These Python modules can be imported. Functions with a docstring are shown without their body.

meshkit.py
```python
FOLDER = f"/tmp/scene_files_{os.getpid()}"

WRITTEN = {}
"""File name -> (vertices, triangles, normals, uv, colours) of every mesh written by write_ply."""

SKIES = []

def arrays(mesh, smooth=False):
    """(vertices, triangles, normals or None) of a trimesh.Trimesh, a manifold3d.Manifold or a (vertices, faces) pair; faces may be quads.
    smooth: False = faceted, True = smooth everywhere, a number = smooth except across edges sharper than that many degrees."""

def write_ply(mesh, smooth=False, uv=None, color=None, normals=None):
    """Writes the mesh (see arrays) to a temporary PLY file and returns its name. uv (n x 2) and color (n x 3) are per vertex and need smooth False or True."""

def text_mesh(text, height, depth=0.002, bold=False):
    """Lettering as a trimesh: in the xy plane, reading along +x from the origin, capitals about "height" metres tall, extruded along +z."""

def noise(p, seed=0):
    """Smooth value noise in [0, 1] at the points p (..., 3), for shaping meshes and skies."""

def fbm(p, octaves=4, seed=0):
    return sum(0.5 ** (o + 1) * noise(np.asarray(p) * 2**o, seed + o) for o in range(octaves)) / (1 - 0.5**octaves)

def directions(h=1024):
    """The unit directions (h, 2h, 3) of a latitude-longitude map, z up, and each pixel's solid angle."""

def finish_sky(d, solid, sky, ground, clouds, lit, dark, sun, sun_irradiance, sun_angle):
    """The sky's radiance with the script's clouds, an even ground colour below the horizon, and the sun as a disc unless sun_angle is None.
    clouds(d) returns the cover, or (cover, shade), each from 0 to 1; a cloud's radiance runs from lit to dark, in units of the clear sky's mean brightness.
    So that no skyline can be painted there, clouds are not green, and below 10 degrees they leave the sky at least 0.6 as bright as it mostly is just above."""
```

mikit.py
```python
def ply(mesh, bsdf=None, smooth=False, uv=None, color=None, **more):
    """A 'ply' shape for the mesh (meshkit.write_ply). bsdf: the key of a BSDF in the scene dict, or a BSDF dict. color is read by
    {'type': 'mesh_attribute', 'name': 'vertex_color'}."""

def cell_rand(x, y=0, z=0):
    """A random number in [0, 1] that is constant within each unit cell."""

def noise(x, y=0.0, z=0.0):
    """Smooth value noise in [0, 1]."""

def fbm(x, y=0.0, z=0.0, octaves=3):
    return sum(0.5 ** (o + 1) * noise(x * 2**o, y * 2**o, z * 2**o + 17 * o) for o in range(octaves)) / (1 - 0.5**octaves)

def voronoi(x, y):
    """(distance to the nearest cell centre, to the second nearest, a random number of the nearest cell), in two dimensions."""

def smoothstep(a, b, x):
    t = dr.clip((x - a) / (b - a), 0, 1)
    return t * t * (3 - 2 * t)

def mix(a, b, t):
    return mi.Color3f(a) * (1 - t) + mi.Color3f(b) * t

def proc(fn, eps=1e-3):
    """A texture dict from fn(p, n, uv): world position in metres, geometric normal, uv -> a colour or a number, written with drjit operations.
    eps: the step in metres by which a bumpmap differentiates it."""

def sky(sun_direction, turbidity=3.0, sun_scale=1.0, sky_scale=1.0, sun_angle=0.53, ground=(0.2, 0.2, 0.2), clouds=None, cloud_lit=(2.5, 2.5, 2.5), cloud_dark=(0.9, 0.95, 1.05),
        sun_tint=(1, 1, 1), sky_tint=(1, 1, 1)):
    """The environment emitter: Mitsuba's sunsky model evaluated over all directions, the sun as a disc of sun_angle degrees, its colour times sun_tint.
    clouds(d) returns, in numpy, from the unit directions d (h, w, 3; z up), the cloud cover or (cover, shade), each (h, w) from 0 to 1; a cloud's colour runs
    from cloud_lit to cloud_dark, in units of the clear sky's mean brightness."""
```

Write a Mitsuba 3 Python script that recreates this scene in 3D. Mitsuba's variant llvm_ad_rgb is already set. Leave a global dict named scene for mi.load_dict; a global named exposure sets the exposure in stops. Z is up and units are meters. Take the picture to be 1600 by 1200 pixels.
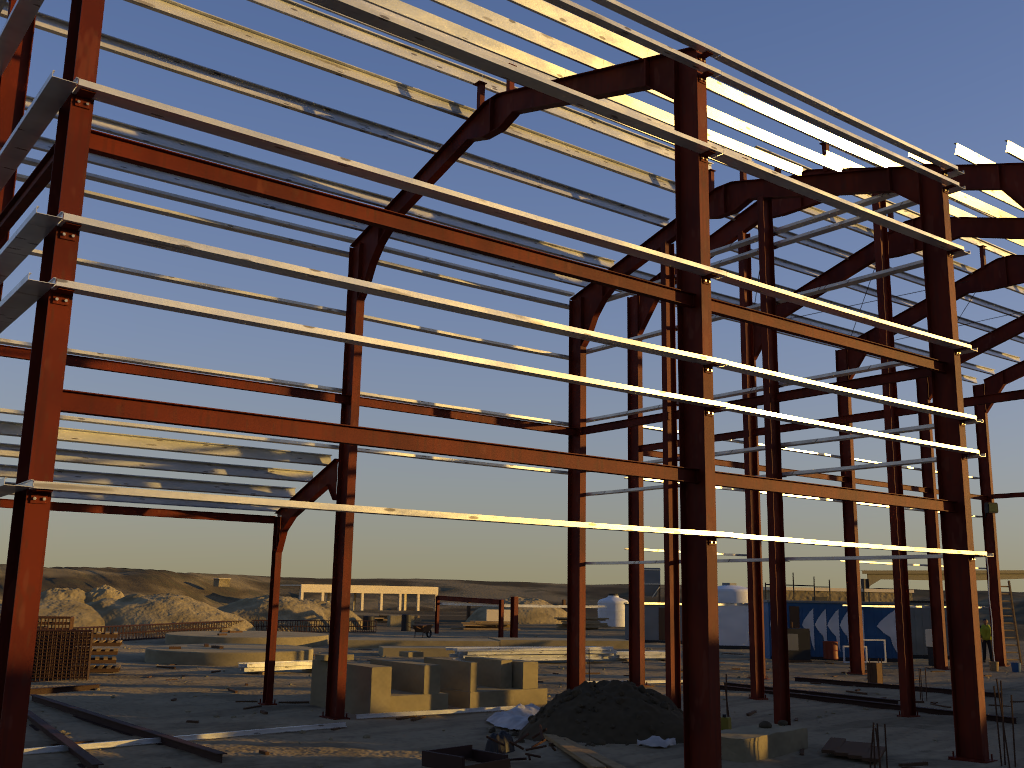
import math
import numpy as np
import trimesh
import shapely.geometry as sg
import drjit as dr
import mitsuba as mi
import mikit
import meshkit
from mikit import proc, fbm, noise, voronoi, smoothstep, mix, ply

T = mi.ScalarTransform4f
rng = np.random.default_rng(7)
scene, labels = {}, {}

# ------------------------------------------------------------------ camera, sky, exposure
CAM = np.array([-9.5726, -8.5626, 2.362])
YAW, PITCH, ROLL = 0.6472, 0.2026, -0.0179
fw = np.array([math.sin(YAW) * math.cos(PITCH), math.cos(YAW) * math.cos(PITCH), math.sin(PITCH)])
rt = np.array([math.cos(YAW), -math.sin(YAW), 0.0])
up = np.cross(rt, fw)
up2 = math.sin(ROLL) * rt + math.cos(ROLL) * up
scene['camera'] = {'type': 'perspective', 'fov': math.degrees(2 * math.atan(800 / 1595.9)), 'fov_axis': 'x',
                   'to_world': T().look_at(origin=CAM.tolist(), target=(CAM + fw).tolist(), up=up2.tolist()),
                   'near_clip': 0.1, 'far_clip': 6000.0}
SUN_AZ, SUN_EL = math.radians(-39.0), math.radians(7.5)
SUN = (math.cos(SUN_EL) * math.cos(SUN_AZ), math.cos(SUN_EL) * math.sin(SUN_AZ), math.sin(SUN_EL))


def dust(d):
    el = np.degrees(np.arcsin(np.clip(d[..., 2], -1, 1)))
    w = meshkit.fbm(d * np.array([2.2, 2.2, 9.0]), 4, 3)
    return np.clip(0.86 * np.exp(-np.clip(el, 0, 90) / 7.5) + 0.05 * (w - 0.5), 0, 1)


scene['sky'] = mikit.sky(SUN, clouds=dust, cloud_lit=(1.38, 1.25, 0.72), turbidity=2.6, sun_scale=1.25, sky_scale=1.0, ground=(0.2, 0.18, 0.15), sky_tint=(0.96, 1.0, 1.56), sun_tint=(0.90, 1.0, 0.95))
exposure = 2.15

# ------------------------------------------------------------------ materials


def rgb(c):
    return {'type': 'rgb', 'value': list(c)}


def prin(name, col, rough=0.6, metal=0.0, spec=0.5, bump=None, bscale=1.0, eps=2e-3):
    b = {'type': 'principled', 'base_color': col if isinstance(col, dict) else rgb(col), 'roughness': rough, 'metallic': metal, 'specular': spec}
    if bump is not None:
        b = {'type': 'bumpmap', 'tex': proc(bump, eps), 'scale': bscale, 'bsdf': b}
    scene[name] = {'type': 'twosided', 'bsdf': b}
    return name


def f_red(p, n, uv):
    a = fbm(p.x * 3, p.y * 3, p.z * 1.1)
    b = fbm(p.x * 23 + 5, p.y * 23, p.z * 6, 2)
    c = mix((0.080, 0.0080, 0.0024), (0.132, 0.0160, 0.0038), smoothstep(0.3, 0.7, a))
    c = mix(c, (0.085, 0.022, 0.010), smoothstep(0.6, 0.85, b) * 0.6)
    scuff = smoothstep(0.66, 0.74, fbm(p.x * 7 + 3, p.y * 7, p.z * 2.2 + 11, 3))
    run = smoothstep(0.62, 0.8, noise(p.x * 31, p.y * 31, p.z * 0.8)) * 0.35
    c = mix(c, (0.165, 0.048, 0.026), scuff * 0.4)
    return mix(c, (0.06, 0.012, 0.006), run)


def f_galv(p, n, uv):
    a = fbm(p.x * 1.3, p.y * 3 + p.z * 2, p.z * 3)
    b = noise(p.x * 28, p.y * 28, p.z * 28)
    c = mix((0.50, 0.51, 0.48), (0.72, 0.725, 0.68), smoothstep(0.25, 0.75, a) * 0.7 + b * 0.3)
    s = smoothstep(0.70, 0.80, fbm(p.x * 1.9 + 31, p.y * 9, p.z * 9, 3))
    d1, d2, r_ = voronoi(p.x * 1.5, (p.y + p.z) * 6.0)
    hole = smoothstep(0.11, 0.07, d1) * dr.select(r_ > 0.45, mi.Float(1.0), mi.Float(0.0))
    c = mix(c, (0.24, 0.21, 0.16), s * 0.7)
    return mix(c, (0.10, 0.08, 0.06), hole * 0.8)


def f_galv_r(p, n, uv):
    a = fbm(p.x * 2.1 + 9, p.y * 4, p.z * 4)
    b = noise(p.x * 40, p.y * 40, p.z * 40)
    return 0.20 + 0.13 * smoothstep(0.3, 0.75, a) + 0.05 * b


def f_conc(p, n, uv):
    a = fbm(p.x * 2.2, p.y * 2.2, p.z * 2.8)
    b = fbm(p.x * 17, p.y * 17, p.z * 17, 2)
    return mix((0.14, 0.12, 0.072), (0.31, 0.265, 0.158), a * 0.7 + b * 0.3)


def f_ground(p, n, uv):
    a = fbm(p.x * 0.16, p.y * 0.22, 0.0, 4)
    b = fbm(p.x * 1.7 + 3, p.y * 1.7, 0.0, 3)
    c = noise(p.x * 13, p.y * 13)
    far = smoothstep(40, 75, dr.sqrt(dr.square(p.x) + dr.square(p.y)))
    base = mix((0.175, 0.146, 0.092), (0.29, 0.238, 0.148), smoothstep(0.3, 0.7, a) * 0.6 + b * 0.4)
    base = mix(base, base * 0.72, smoothstep(0.58, 0.78, c) * 0.5)
    track = smoothstep(0.55, 0.72, fbm(p.x * 0.22 + p.y * 0.1 + 7, p.y * 2.6 - p.x * 0.5, 0.0, 3))
    base = mix(base, base * 0.68, track * 0.6)
    stain = smoothstep(0.60, 0.70, fbm(p.x * 0.55 + 50, p.y * 0.8, 0.0, 4))
    base = mix(base, base * 0.6, stain * 0.7)
    hill = mix((0.07, 0.056, 0.033), (0.19, 0.155, 0.09), smoothstep(0.38, 0.66, fbm(p.x * 0.09, p.y * 0.09, p.z * 0.5, 4)))
    scrub = smoothstep(0.5, 0.7, fbm(p.x * 0.35 + 40, p.y * 0.35, 0.0, 3)) * far
    return mix(mix(base, hill, far), (0.062, 0.06, 0.035), scrub * 0.55)


def f_ground_b(p, n, uv):
    return fbm(p.x * 2.5, p.y * 2.5, 0.0, 4) + 0.3 * noise(p.x * 22, p.y * 22)


def f_sand(p, n, uv):
    a = fbm(p.x * 0.8, p.y * 0.8, p.z * 1.4, 4)
    b = fbm(p.x * 4, p.y * 4, p.z * 4, 3)
    return mix((0.15, 0.12, 0.064), (0.31, 0.255, 0.145), smoothstep(0.3, 0.7, a) * 0.55 + b * 0.45)


def f_soil(p, n, uv):
    a = fbm(p.x * 2.4, p.y * 2.4, p.z * 2.4, 3)
    b = fbm(p.x * 12, p.y * 12, p.z * 12, 2)
    return mix((0.042, 0.033, 0.020), (0.115, 0.090, 0.054), a * 0.5 + b * 0.5)


def f_wood(p, n, uv):
    a = fbm(p.x * 5, p.y * 5, p.z * 30, 3)
    return mix((0.16, 0.11, 0.055), (0.36, 0.26, 0.13), a)


def f_rust(p, n, uv):
    return mix((0.035, 0.017, 0.009), (0.10, 0.045, 0.02), fbm(p.x * 7, p.y * 7, p.z * 7, 2))


def f_sheet(p, n, uv):
    return mix((0.28, 0.28, 0.27), (0.50, 0.49, 0.46), fbm(p.x * 6, p.y * 6, p.z * 6, 2))


def f_blue(p, n, uv):
    a = fbm(p.x * 1.2, p.y * 1.2, p.z * 2, 3)
    return mix((0.016, 0.062, 0.15), (0.035, 0.115, 0.245), a)


def f_grey(p, n, uv):
    return mix((0.13, 0.135, 0.13), (0.22, 0.225, 0.21), fbm(p.x * 1.1, p.y * 1.1, p.z * 2, 3))


def f_white(p, n, uv):
    return mix((0.42, 0.44, 0.45), (0.68, 0.68, 0.66), fbm(p.x * 0.9, p.y * 0.9, p.z * 1.6, 3))


def f_lump(p, n, uv):
    return fbm(p.x * 5, p.y * 5, p.z * 5, 3)


RED = prin('red_primer', proc(f_red), 0.62, 0.0, 0.18)
GALV = prin('galvanised', proc(f_galv), proc(f_galv_r), 0.32)
CONC = prin('concrete', proc(f_conc), 0.9, 0.0, 0.2)
GROUND = prin('ground_dirt', proc(f_ground), 0.97, 0.0, 0.1, f_ground_b, 0.07, 8e-3)
SAND = prin('sand_dirt', proc(f_sand), 0.97, 0.0, 0.1, f_lump, 0.10, 1e-2)
SOIL = prin('dark_soil', proc(f_soil), 0.97, 0.0, 0.1, f_lump, 0.05, 5e-3)
WOOD = prin('raw_timber', proc(f_wood), 0.85, 0.0, 0.2)
OLD = prin('old_dark_steel', (0.035, 0.014, 0.009), 0.7, 0.0, 0.3)
GREYS = prin('grey_steel', (0.055, 0.05, 0.042), 0.7, 0.0, 0.3)
RUST = prin('rusty_bar', proc(f_rust), 0.8, 0.0, 0.3)
SHEET = prin('pale_sheet', proc(f_sheet), 0.45, 0.0, 0.4)
BLUE = prin('blue_paint', proc(f_blue), 0.6, 0.0, 0.3)
GREY = prin('grey_panel', proc(f_grey), 0.75, 0.0, 0.3)
WHITE = prin('white_paint', proc(f_white), 0.6, 0.0, 0.4)
CREAM = prin('cream_render', (0.62, 0.54, 0.38), 0.8, 0.0, 0.2)
BLACK = prin('black_paint', (0.02, 0.02, 0.02), 0.6, 0.0, 0.3)
BROWN = prin('brown_panel', (0.09, 0.05, 0.025), 0.8, 0.0, 0.2)
ORANGE = prin('orange_plastic', (0.17, 0.028, 0.009), 0.55, 0.0, 0.4)
YELLOW = prin('yellow_plastic', (0.22, 0.17, 0.015), 0.55, 0.0, 0.4)
BOLT = prin('bolt_zinc', (0.7, 0.66, 0.5), 0.35, 1.0)
LENS = prin('lamp_glass', (0.12, 0.14, 0.06), 0.12, 0.0, 0.6)

# ------------------------------------------------------------------ entries
used = {}


def key_for(base):
    k = used.get(base, -1) + 1
    used[base] = k
    return base if k == 0 else f'{base}_{k:03d}'


def thing(name, label=None, cat=None, group=None, kind=None):
    k = key_for(name)
    d = {}
    if label: d['label'] = label
    if cat: d['category'] = cat
    if group: d['group'] = group
    if kind: d['kind'] = kind
    labels[k] = d
    return k


def part(parent, name, mesh, mat, smooth=False, label=None, kind=None):
    k = key_for(parent + '__' + name)
    scene[k] = ply(mesh, mat, smooth)
    if label or kind:
        labels[k] = {**({'label': label} if label else {}), **({'kind': kind} if kind else {})}
    return k


def solo(name, mesh, mat, label, cat=None, group=None, kind=None, smooth=False):
    k = thing(name, label, cat, group, kind)
    scene[k] = ply(mesh, mat, smooth)
    return k


# ------------------------------------------------------------------ mesh helpers
def cat_(ms):
    return trimesh.util.concatenate(ms)


def box(x0, x1, y0, y1, z0, z1):
    m = trimesh.creation.box((x1 - x0, y1 - y0, z1 - z0))
    m.apply_translation(((x0 + x1) / 2, (y0 + y1) / 2, (z0 + z1) / 2))
    return m


def cbox(sx, sy, sz, ch=0.02):
    """Chamfered box on z = 0."""
    import manifold3d as m3
    ms = []
    for a, b, c in ((ch, 0, 0), (0, ch, 0), (0, 0, ch)):
        pass
    pts = []
    for x in (-1, 1):
        for y in (-1, 1):
            for z in (-1, 1):
                X, Y, Z = x * sx / 2, y * sy / 2, z * sz / 2
                pts += [(X - x * ch, Y, Z), (X, Y - y * ch, Z), (X, Y, Z - z * ch)]
    m = trimesh.convex.convex_hull(np.array(pts))
    m.apply_translation((0, 0, sz / 2))
    return m


def rotz(m, a, loc=(0, 0, 0)):
    m = m.copy()
    m.apply_transform(trimesh.transformations.rotation_matrix(a, (0, 0, 1)))
    m.apply_translation(loc)
    return m


def sweep(prof, p0, p1, upv, n=1, sag=0.0):
    """Profile polygon [(u, v)] carried from p0 to p1; v points along upv, u = dir x up."""
    p0, p1 = np.asarray(p0, float), np.asarray(p1, float)
    d = p1 - p0
    L = np.linalg.norm(d)
    d /= L
    v = np.asarray(upv, float)
    v = v - d * (v @ d)
    v /= np.linalg.norm(v)
    u = np.cross(d, v)
    poly = sg.Polygon(prof)
    pr = np.array(poly.exterior.coords)[:-1]
    if poly.exterior.is_ccw:
        pr = pr[::-1]
    V2, F2 = trimesh.creation.triangulate_polygon(sg.Polygon(pr), engine='earcut')
    k = len(pr)
    verts = []
    for i in range(n + 1):
        t = i / n
        c = p0 + d * L * t - np.array([0, 0, sag * 4 * t * (1 - t)])
        verts.append(c + pr[:, :1] * u + pr[:, 1:] * v)
    verts = np.vstack(verts)
    f = []
    for i in range(n):
        for j in range(k):
            a, b = i * k + j, i * k + (j + 1) % k
            f += [(a, a + k, b), (b, a + k, b + k)]
    c0 = p0 + V2[:, :1] * u + V2[:, 1:] * v
    c1 = p1 + V2[:, :1] * u + V2[:, 1:] * v
    o = len(verts)
    verts = np.vstack([verts, c0, c1])
    f = np.vstack([f, F2 + o, F2[:, ::-1] + o + len(V2)])
    m = trimesh.Trimesh(verts, f, process=False)
    m.fix_normals()
    return m


def prof_c(h=0.2, b=0.056, t=0.004, lip=0.018):
    """Channel: web along v at u = 0, both flanges towards +u, lips turned in."""
    return [(0, 0), (b, 0), (b, lip), (b - t, lip), (b - t, t), (t, t), (t, h - t), (b - t, h - t), (b - t, h - lip), (b, h - lip), (b, h), (0, h)]


def prof_i(b, h, tf=0.014, tw=0.010):
    B, H, W = b / 2, h / 2, tw / 2
    return [(-B, -H), (B, -H), (B, -H + tf), (W, -H + tf), (W, H - tf), (B, H - tf), (B, H), (-B, H), (-B, H - tf), (-W, H - tf), (-W, -H + tf), (-B, -H + tf)]


def prof_z(h=0.2, b=0.066, t=0.004, lip=0.018, s=1):
    """Web along v from 0 to h at u = 0; lower flange towards +u*s, upper flange towards -u*s."""
    p = [(-t / 2, 0), (b, 0), (b, lip), (b - t, lip), (b - t, t), (t / 2, t), (t / 2, h), (-b, h), (-b, h - lip), (-b + t, h - lip), (-b + t, h - t), (-t / 2, h - t)]
    return [(s * a, c) for a, c in p]


def tube(p0, p1, r, sides=6):
    a = np.arange(sides) * 2 * math.pi / sides
    d = np.asarray(p1, float) - np.asarray(p0, float)
    upv = (0, 0, 1) if abs(d[2]) < 0.9 * np.linalg.norm(d) else (1, 0, 0)
    return sweep(list(zip(r * np.cos(a), r * np.sin(a))), p0, p1, upv)


def mound(cx, cy, sx, sy, h, rot=0.0, seed=0, rough=0.18, n=70, power=1.0, fz=-0.15, nf=1.0):
    """A tipped heap: cone-like top, noisy flanks, skirt sunk into the ground."""
    g = np.linspace(-1.15, 1.15, n)
    X, Y = np.meshgrid(g, g, indexing='ij')
    P = np.stack([X * 2.3 * nf + seed * 7.1, Y * 2.3 * nf, 0 * X + seed], -1)
    rr = np.sqrt(X ** 2 + Y ** 2) * (1 + 0.35 * (meshkit.fbm(P * 0.7, 3, seed) - 0.5))
    prof = np.clip(1 - rr, -0.15, 1)
    prof = np.where(prof > 0, np.sign(prof) * np.abs(prof) ** power, prof)
    top = 1 - np.exp(-prof * 2.2)
    z = h * np.where(prof > 0, top / (1 - math.exp(-2.2)), prof)
    amp = np.clip(1.2 - rr, 0, 1)
    z = z + h * rough * amp * (meshkit.fbm(P * 1.9, 4, seed + 3) - 0.5) * 2 + 0.4 * h * rough * amp * (meshkit.fbm(P * 7, 3, seed + 5) - 0.5)
    z = np.maximum(z, fz)
    c, s = math.cos(rot), math.sin(rot)
    x, y = X * sx, Y * sy
    V = np.stack([cx + c * x - s * y, cy + s * x + c * y, z], -1).reshape(-1, 3)
    i = np.arange(n - 1)
    I, J = np.meshgrid(i, i, indexing='ij')
    q = np.stack([I * n + J, (I + 1) * n + J, (I + 1) * n + J + 1, I * n + J + 1], -1).reshape(-1, 4)
    return trimesh.Trimesh(V, np.vstack([q[:, [0, 1, 2]], q[:, [0, 2, 3]]]), process=False)


# ------------------------------------------------------------------ ground: one sheet out to the horizon
def axis(c0, c1, step, far, g=1.05):
    a = list(np.arange(c0, c1 + 1e-6, step))
    s, x = step, c1
    while x < far:
        s = min(s * g, 60)
        x += s
        a.append(x)
    s, x = step, c0
    while x > -far:
        s = min(s * g, 60)
        x -= s
        a.insert(0, x)
    return np.array(a)


def ground_z(X, Y):
    P = np.stack([X, Y, 0 * X], -1)
    z = 0.10 * (meshkit.fbm(P * 0.45, 4, 1) - 0.5) + 0.05 * (meshkit.fbm(P * 1.7, 3, 2) - 0.5) + 0.045 * (meshkit.fbm(P * np.array([0.16, 1.9, 1.0]), 3, 31) - 0.5)
    # rising cut bank and plateau behind the yard
    R = np.hypot(X - CAM[0], Y - CAM[1])
    th = np.arctan2(Y - CAM[1], X - CAM[0])
    edge = 88 + 26 * (meshkit.noise(np.stack([th * 3.1, 0 * th, 0 * th], -1), 4) - 0.5) + 14 * (meshkit.fbm(P * 0.05, 3, 9) - 0.5)
    sh = np.clip((1.27 - th) / 0.14, 0, 1)
    edge = edge + 44 * sh * sh * (3 - 2 * sh)
    t = np.clip((R - edge) / 48, 0, 1)
    t = t * t * (3 - 2 * t)
    lvl = 4.6 - 1.1 * np.clip((1.35 - th) / 1.0, 0, 1) + 0.5 * (meshkit.noise(np.stack([th * 14, R * 0.004, 0 * th], -1), 5) - 0.5) + np.clip(R - 150, 0, 2000) * 0.008
    bumps = 1.1 * (meshkit.fbm(P * 0.10, 5, 6) - 0.5) + 1.0 * (meshkit.fbm(P * 0.33, 4, 8) - 0.5)
    z = z + t * lvl + bumps * np.clip((R - edge + 22) / 30, 0, 1) * np.where(R > 170, 0.5, 1)
    # spoil ridge behind and to the right of the photographer
    rid = np.clip(1 - np.abs(Y + 13.2 + 0.9 * (meshkit.noise(P * 0.22, 12) - 0.5)) / 4.6, 0, 1)
    rid = rid * rid * (3 - 2 * rid)
    hh = 4.6 + 0.7 * (meshkit.fbm(P * np.array([0.35, 0.1, 1]), 3, 13) - 0.5)
    gap = (1 - np.exp(-((X - 21.7) / 1.6) ** 2) * 0.52) * (1 + 0.2 * np.clip((X - 24.0) / 0.7, 0, 1) * np.clip((29 - X) / 2.0, 0, 1))
    win = np.clip((X + 25) / 10, 0, 1) * np.clip((75 - X) / 15, 0, 1)
    near_cam = 1 - np.exp(-(((X - CAM[0]) / 4) ** 2 + ((Y - CAM[1]) / 3.0) ** 2))
    return z + rid * hh * gap * win * near_cam


gx, gy = axis(-8.0, 40.0, 0.25, 900), axis(-17.0, 46.0, 0.25, 900)
GX, GY = np.meshgrid(gx, gy, indexing='ij')
GZ = ground_z(GX, GY)
nx, ny = GX.shape
I, J = np.meshgrid(np.arange(nx - 1), np.arange(ny - 1), indexing='ij')
q = np.stack([I * ny + J, (I + 1) * ny + J, (I + 1) * ny + J + 1, I * ny + J + 1], -1).reshape(-1, 4)
gm = trimesh.Trimesh(np.stack([GX, GY, GZ], -1).reshape(-1, 3), np.vstack([q[:, [0, 1, 2]], q[:, [0, 2, 3]]]), process=False)
labels['ground'] = {'kind': 'structure', 'label': 'dusty rutted construction ground rising to a rough bank at the horizon'}
scene['ground'] = ply(gm, GROUND, True)

# ------------------------------------------------------------------ the near steel frame building
XA, XB, XC = -7.69, 0.0, 6.0
S = 9.68
HB, HD = 0.18, 0.43
B1 = thing('steel_frame_building', 'unclad red steel portal frame in front, with galvanised girts, roof purlins and a lean-to', 'building')
colprof = prof_i(HB, HD)
ROWS = [9.56, 9.27, 8.14, 6.46, 5.29, 4.74, 3.14]
FROWS = [9.60, 9.27, 8.00, 6.37, 5.21]


def base_plate(col, x, y, bx=0.34, by=0.6):
    ms = [box(x - bx / 2, x + bx / 2, y - by / 2, y + by / 2, -0.02, 0.03)]
    for sx in (-1, 1):
        for sy in (-1, 1):
            ms.append(tube((x + sx * bx * 0.36, y + sy * by * 0.4, 0.0), (x + sx * bx * 0.36, y + sy * by * 0.4, 0.11), 0.014))
    part(col, 'base_plate', cat_(ms), RED)


def plate_yz(poly, x, t):
    """Flat plate with outline poly [(y, z)] at x, thickness t."""
    m = trimesh.creation.extrude_polygon(sg.Polygon(poly), t, engine='earcut')
    v = m.vertices.copy()
    m.vertices = np.stack([v[:, 2] - t / 2 + x, v[:, 0], v[:, 1]], 1)
    m.fix_normals()
    return m


def strip_yz(pts, x, b, t, side):
    """Flange plate of width b along the polyline pts [(y, z)]; side = +1 / -1 puts its thickness to that side."""
    ms = []
    for (y0, z0), (y1, z1) in zip(pts[:-1], pts[1:]):
        d = np.array([y1 - y0, z1 - z0])
        L = np.linalg.norm(d)
        nrm = np.array([-d[1], d[0]]) / L * side * t
        q_ = [(y0, z0), (y1, z1), (y1 + nrm[0], z1 + nrm[1]), (y0 + nrm[0], z0 + nrm[1])]
        ms.append(plate_yz(q_, x, b))
    return cat_(ms)


def add_column(B, x, y0, h, name='column'):
    c = part(B, name, sweep(colprof, (x, y0 + HD / 2, -0.02), (x, y0 + HD / 2, h), (0, 1, 0)), RED)
    base_plate(c, x, y0 + HD / 2)
    return c


def add_rafter(B, x, top, bot, b=0.17, splice=None, name='rafter'):
    web = plate_yz(top + bot[::-1], x, 0.009)
    m = cat_([web, strip_yz(top, x, b, 0.013, 1), strip_yz(bot, x, b, 0.013, -1)])
    r = part(B, name, m, RED)
    for (ya, za, yb, zb) in splice or []:
        part(r, 'splice_plate', plate_yz([(ya - 0.014, za), (ya + 0.014, za), (yb + 0.014, zb), (yb - 0.014, zb)], x, b + 0.02), RED)
    return r


TOP1 = [(0.0, 9.63), (4.55, 10.77), (4.97, 10.77), (9.68, 9.39)]
BOT1 = [(0.44, 9.04), (0.98, 9.47), (3.35, 10.09), (4.12, 10.29), (4.52, 10.14), (5.0, 10.15), (5.45, 10.27), (7.95, 9.53), (8.50, 9.16), (8.82, 8.80), (9.06, 8.36), (9.24, 8.16)]
for x in (XA, XB, XC):
    add_column(B1, x, 0.0, 9.61)
    add_column(B1, x, S - HD, 9.37)
    add_rafter(B1, x, TOP1, BOT1, splice=[(0.98, 9.45, 0.98, 9.875), (4.76, 10.145, 4.76, 10.772), (8.5, 9.16, 8.5, 9.73)])
    # ridge monitor stubs standing on the rafter
    for (y, z0, z1) in ((5.17, 10.74, 11.22), (4.30, 10.74, 11.18)):
        part(B1, 'ridge_stub', cat_([box(x - 0.05, x + 0.05, y - 0.05, y + 0.05, z0, z1), box(x - 0.11, x + 0.06, y - 0.1, y + 0.1, z1, z1 + 0.012)]), RED)


def girt_x(B, x0, x1, y, z, outward, mat=GALV, w=0.2, b=0.056, name='girt', sag=0.012):
    """Wall girt along X: web lies flat, outer flange stands up at y + outward*w, inner flange hangs at y."""
    pr = [(a * outward, c) for a, c in prof_c(w, b)]
    m = sweep(pr, (x0, y, z - b), (x1, y, z - b), (0, outward, 0), 8, sag * (0.6 + 0.8 * rng.random()))
    return part(B, name, m, mat)


def girt_y(B, y0, y1, x, z, outward, w=0.2, b=0.056, name='girt', sag=0.008):
    pr = [(-a * outward, c) for a, c in prof_c(w, b)]
    m = sweep(pr, (x, y0, z - b), (x, y1, z - b), (outward, 0, 0), 6, sag * (0.6 + 0.8 * rng.random()))
    return part(B, name, m, GALV)


def cleat(B, x, y, z, axis_, sgn):
    """Girt cleat: a small plate under the girt with two bolt heads on the column flange."""
    if axis_ == 'y':
        ms = [box(x - 0.06, x + 0.06, min(y, y + sgn * 0.16), max(y, y + sgn * 0.16), z - 0.069, z - 0.058), box(x - 0.06, x + 0.06, min(y + sgn * 0.002, y + sgn * 0.012), max(y + sgn * 0.002, y + sgn * 0.012), z - 0.155, z - 0.069)]
        bl = [tube((x + o, y + sgn * 0.012, z - 0.12), (x + o, y + sgn * 0.03, z - 0.12), 0.013) for o in (-0.035, 0.035)]
    else:
        ms = [box(min(x, x + sgn * 0.16), max(x, x + sgn * 0.16), y - 0.06, y + 0.06, z - 0.069, z - 0.058), box(min(x + sgn * 0.002, x + sgn * 0.012), max(x + sgn * 0.002, x + sgn * 0.012), y - 0.06, y + 0.06, z - 0.155, z - 0.069)]
        bl = [tube((x + sgn * 0.012, y + o, z - 0.12), (x + sgn * 0.03, y + o, z - 0.12), 0.013) for o in (-0.035, 0.035)]
    c = part(B, 'cleat', cat_(ms), RED)
    part(c, 'bolt', bl[0], BOLT)
    part(c, 'bolt', bl[1], BOLT)


# near long wall
for z in ROWS:
    ew = 0.125 if z > 9 else 0.15 if z in (4.74, 3.14) else 0.2
    girt_x(B1, XA - 0.09, 0.16, -0.204 + ew, z, -1, w=ew)
    girt_x(B1, 0.166, XC + 0.09, -0.204 + ew, z - 0.006, -1, w=ew)
    for x in (XA, XB, XC):
        cleat(B1, x, -0.003, z, 'y', -1)
# far long wall
for z in FROWS:
    girt_x(B1, XA - 0.09, 0.1, S + 0.004, z, 1)
    girt_x(B1, 0.106, XC + 0.09, S + 0.004, z - 0.005, 1)
# gable walls: posts, girts, tie beam
GP = (3.74, 6.42)
postprof = prof_i(0.15, 0.28, 0.011, 0.008)


def roof1(y):
    return 9.72 + (y - 0.44) * 0.2628 if y < 4.75 else 10.80 - (y - 4.97) * 0.2998


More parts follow.
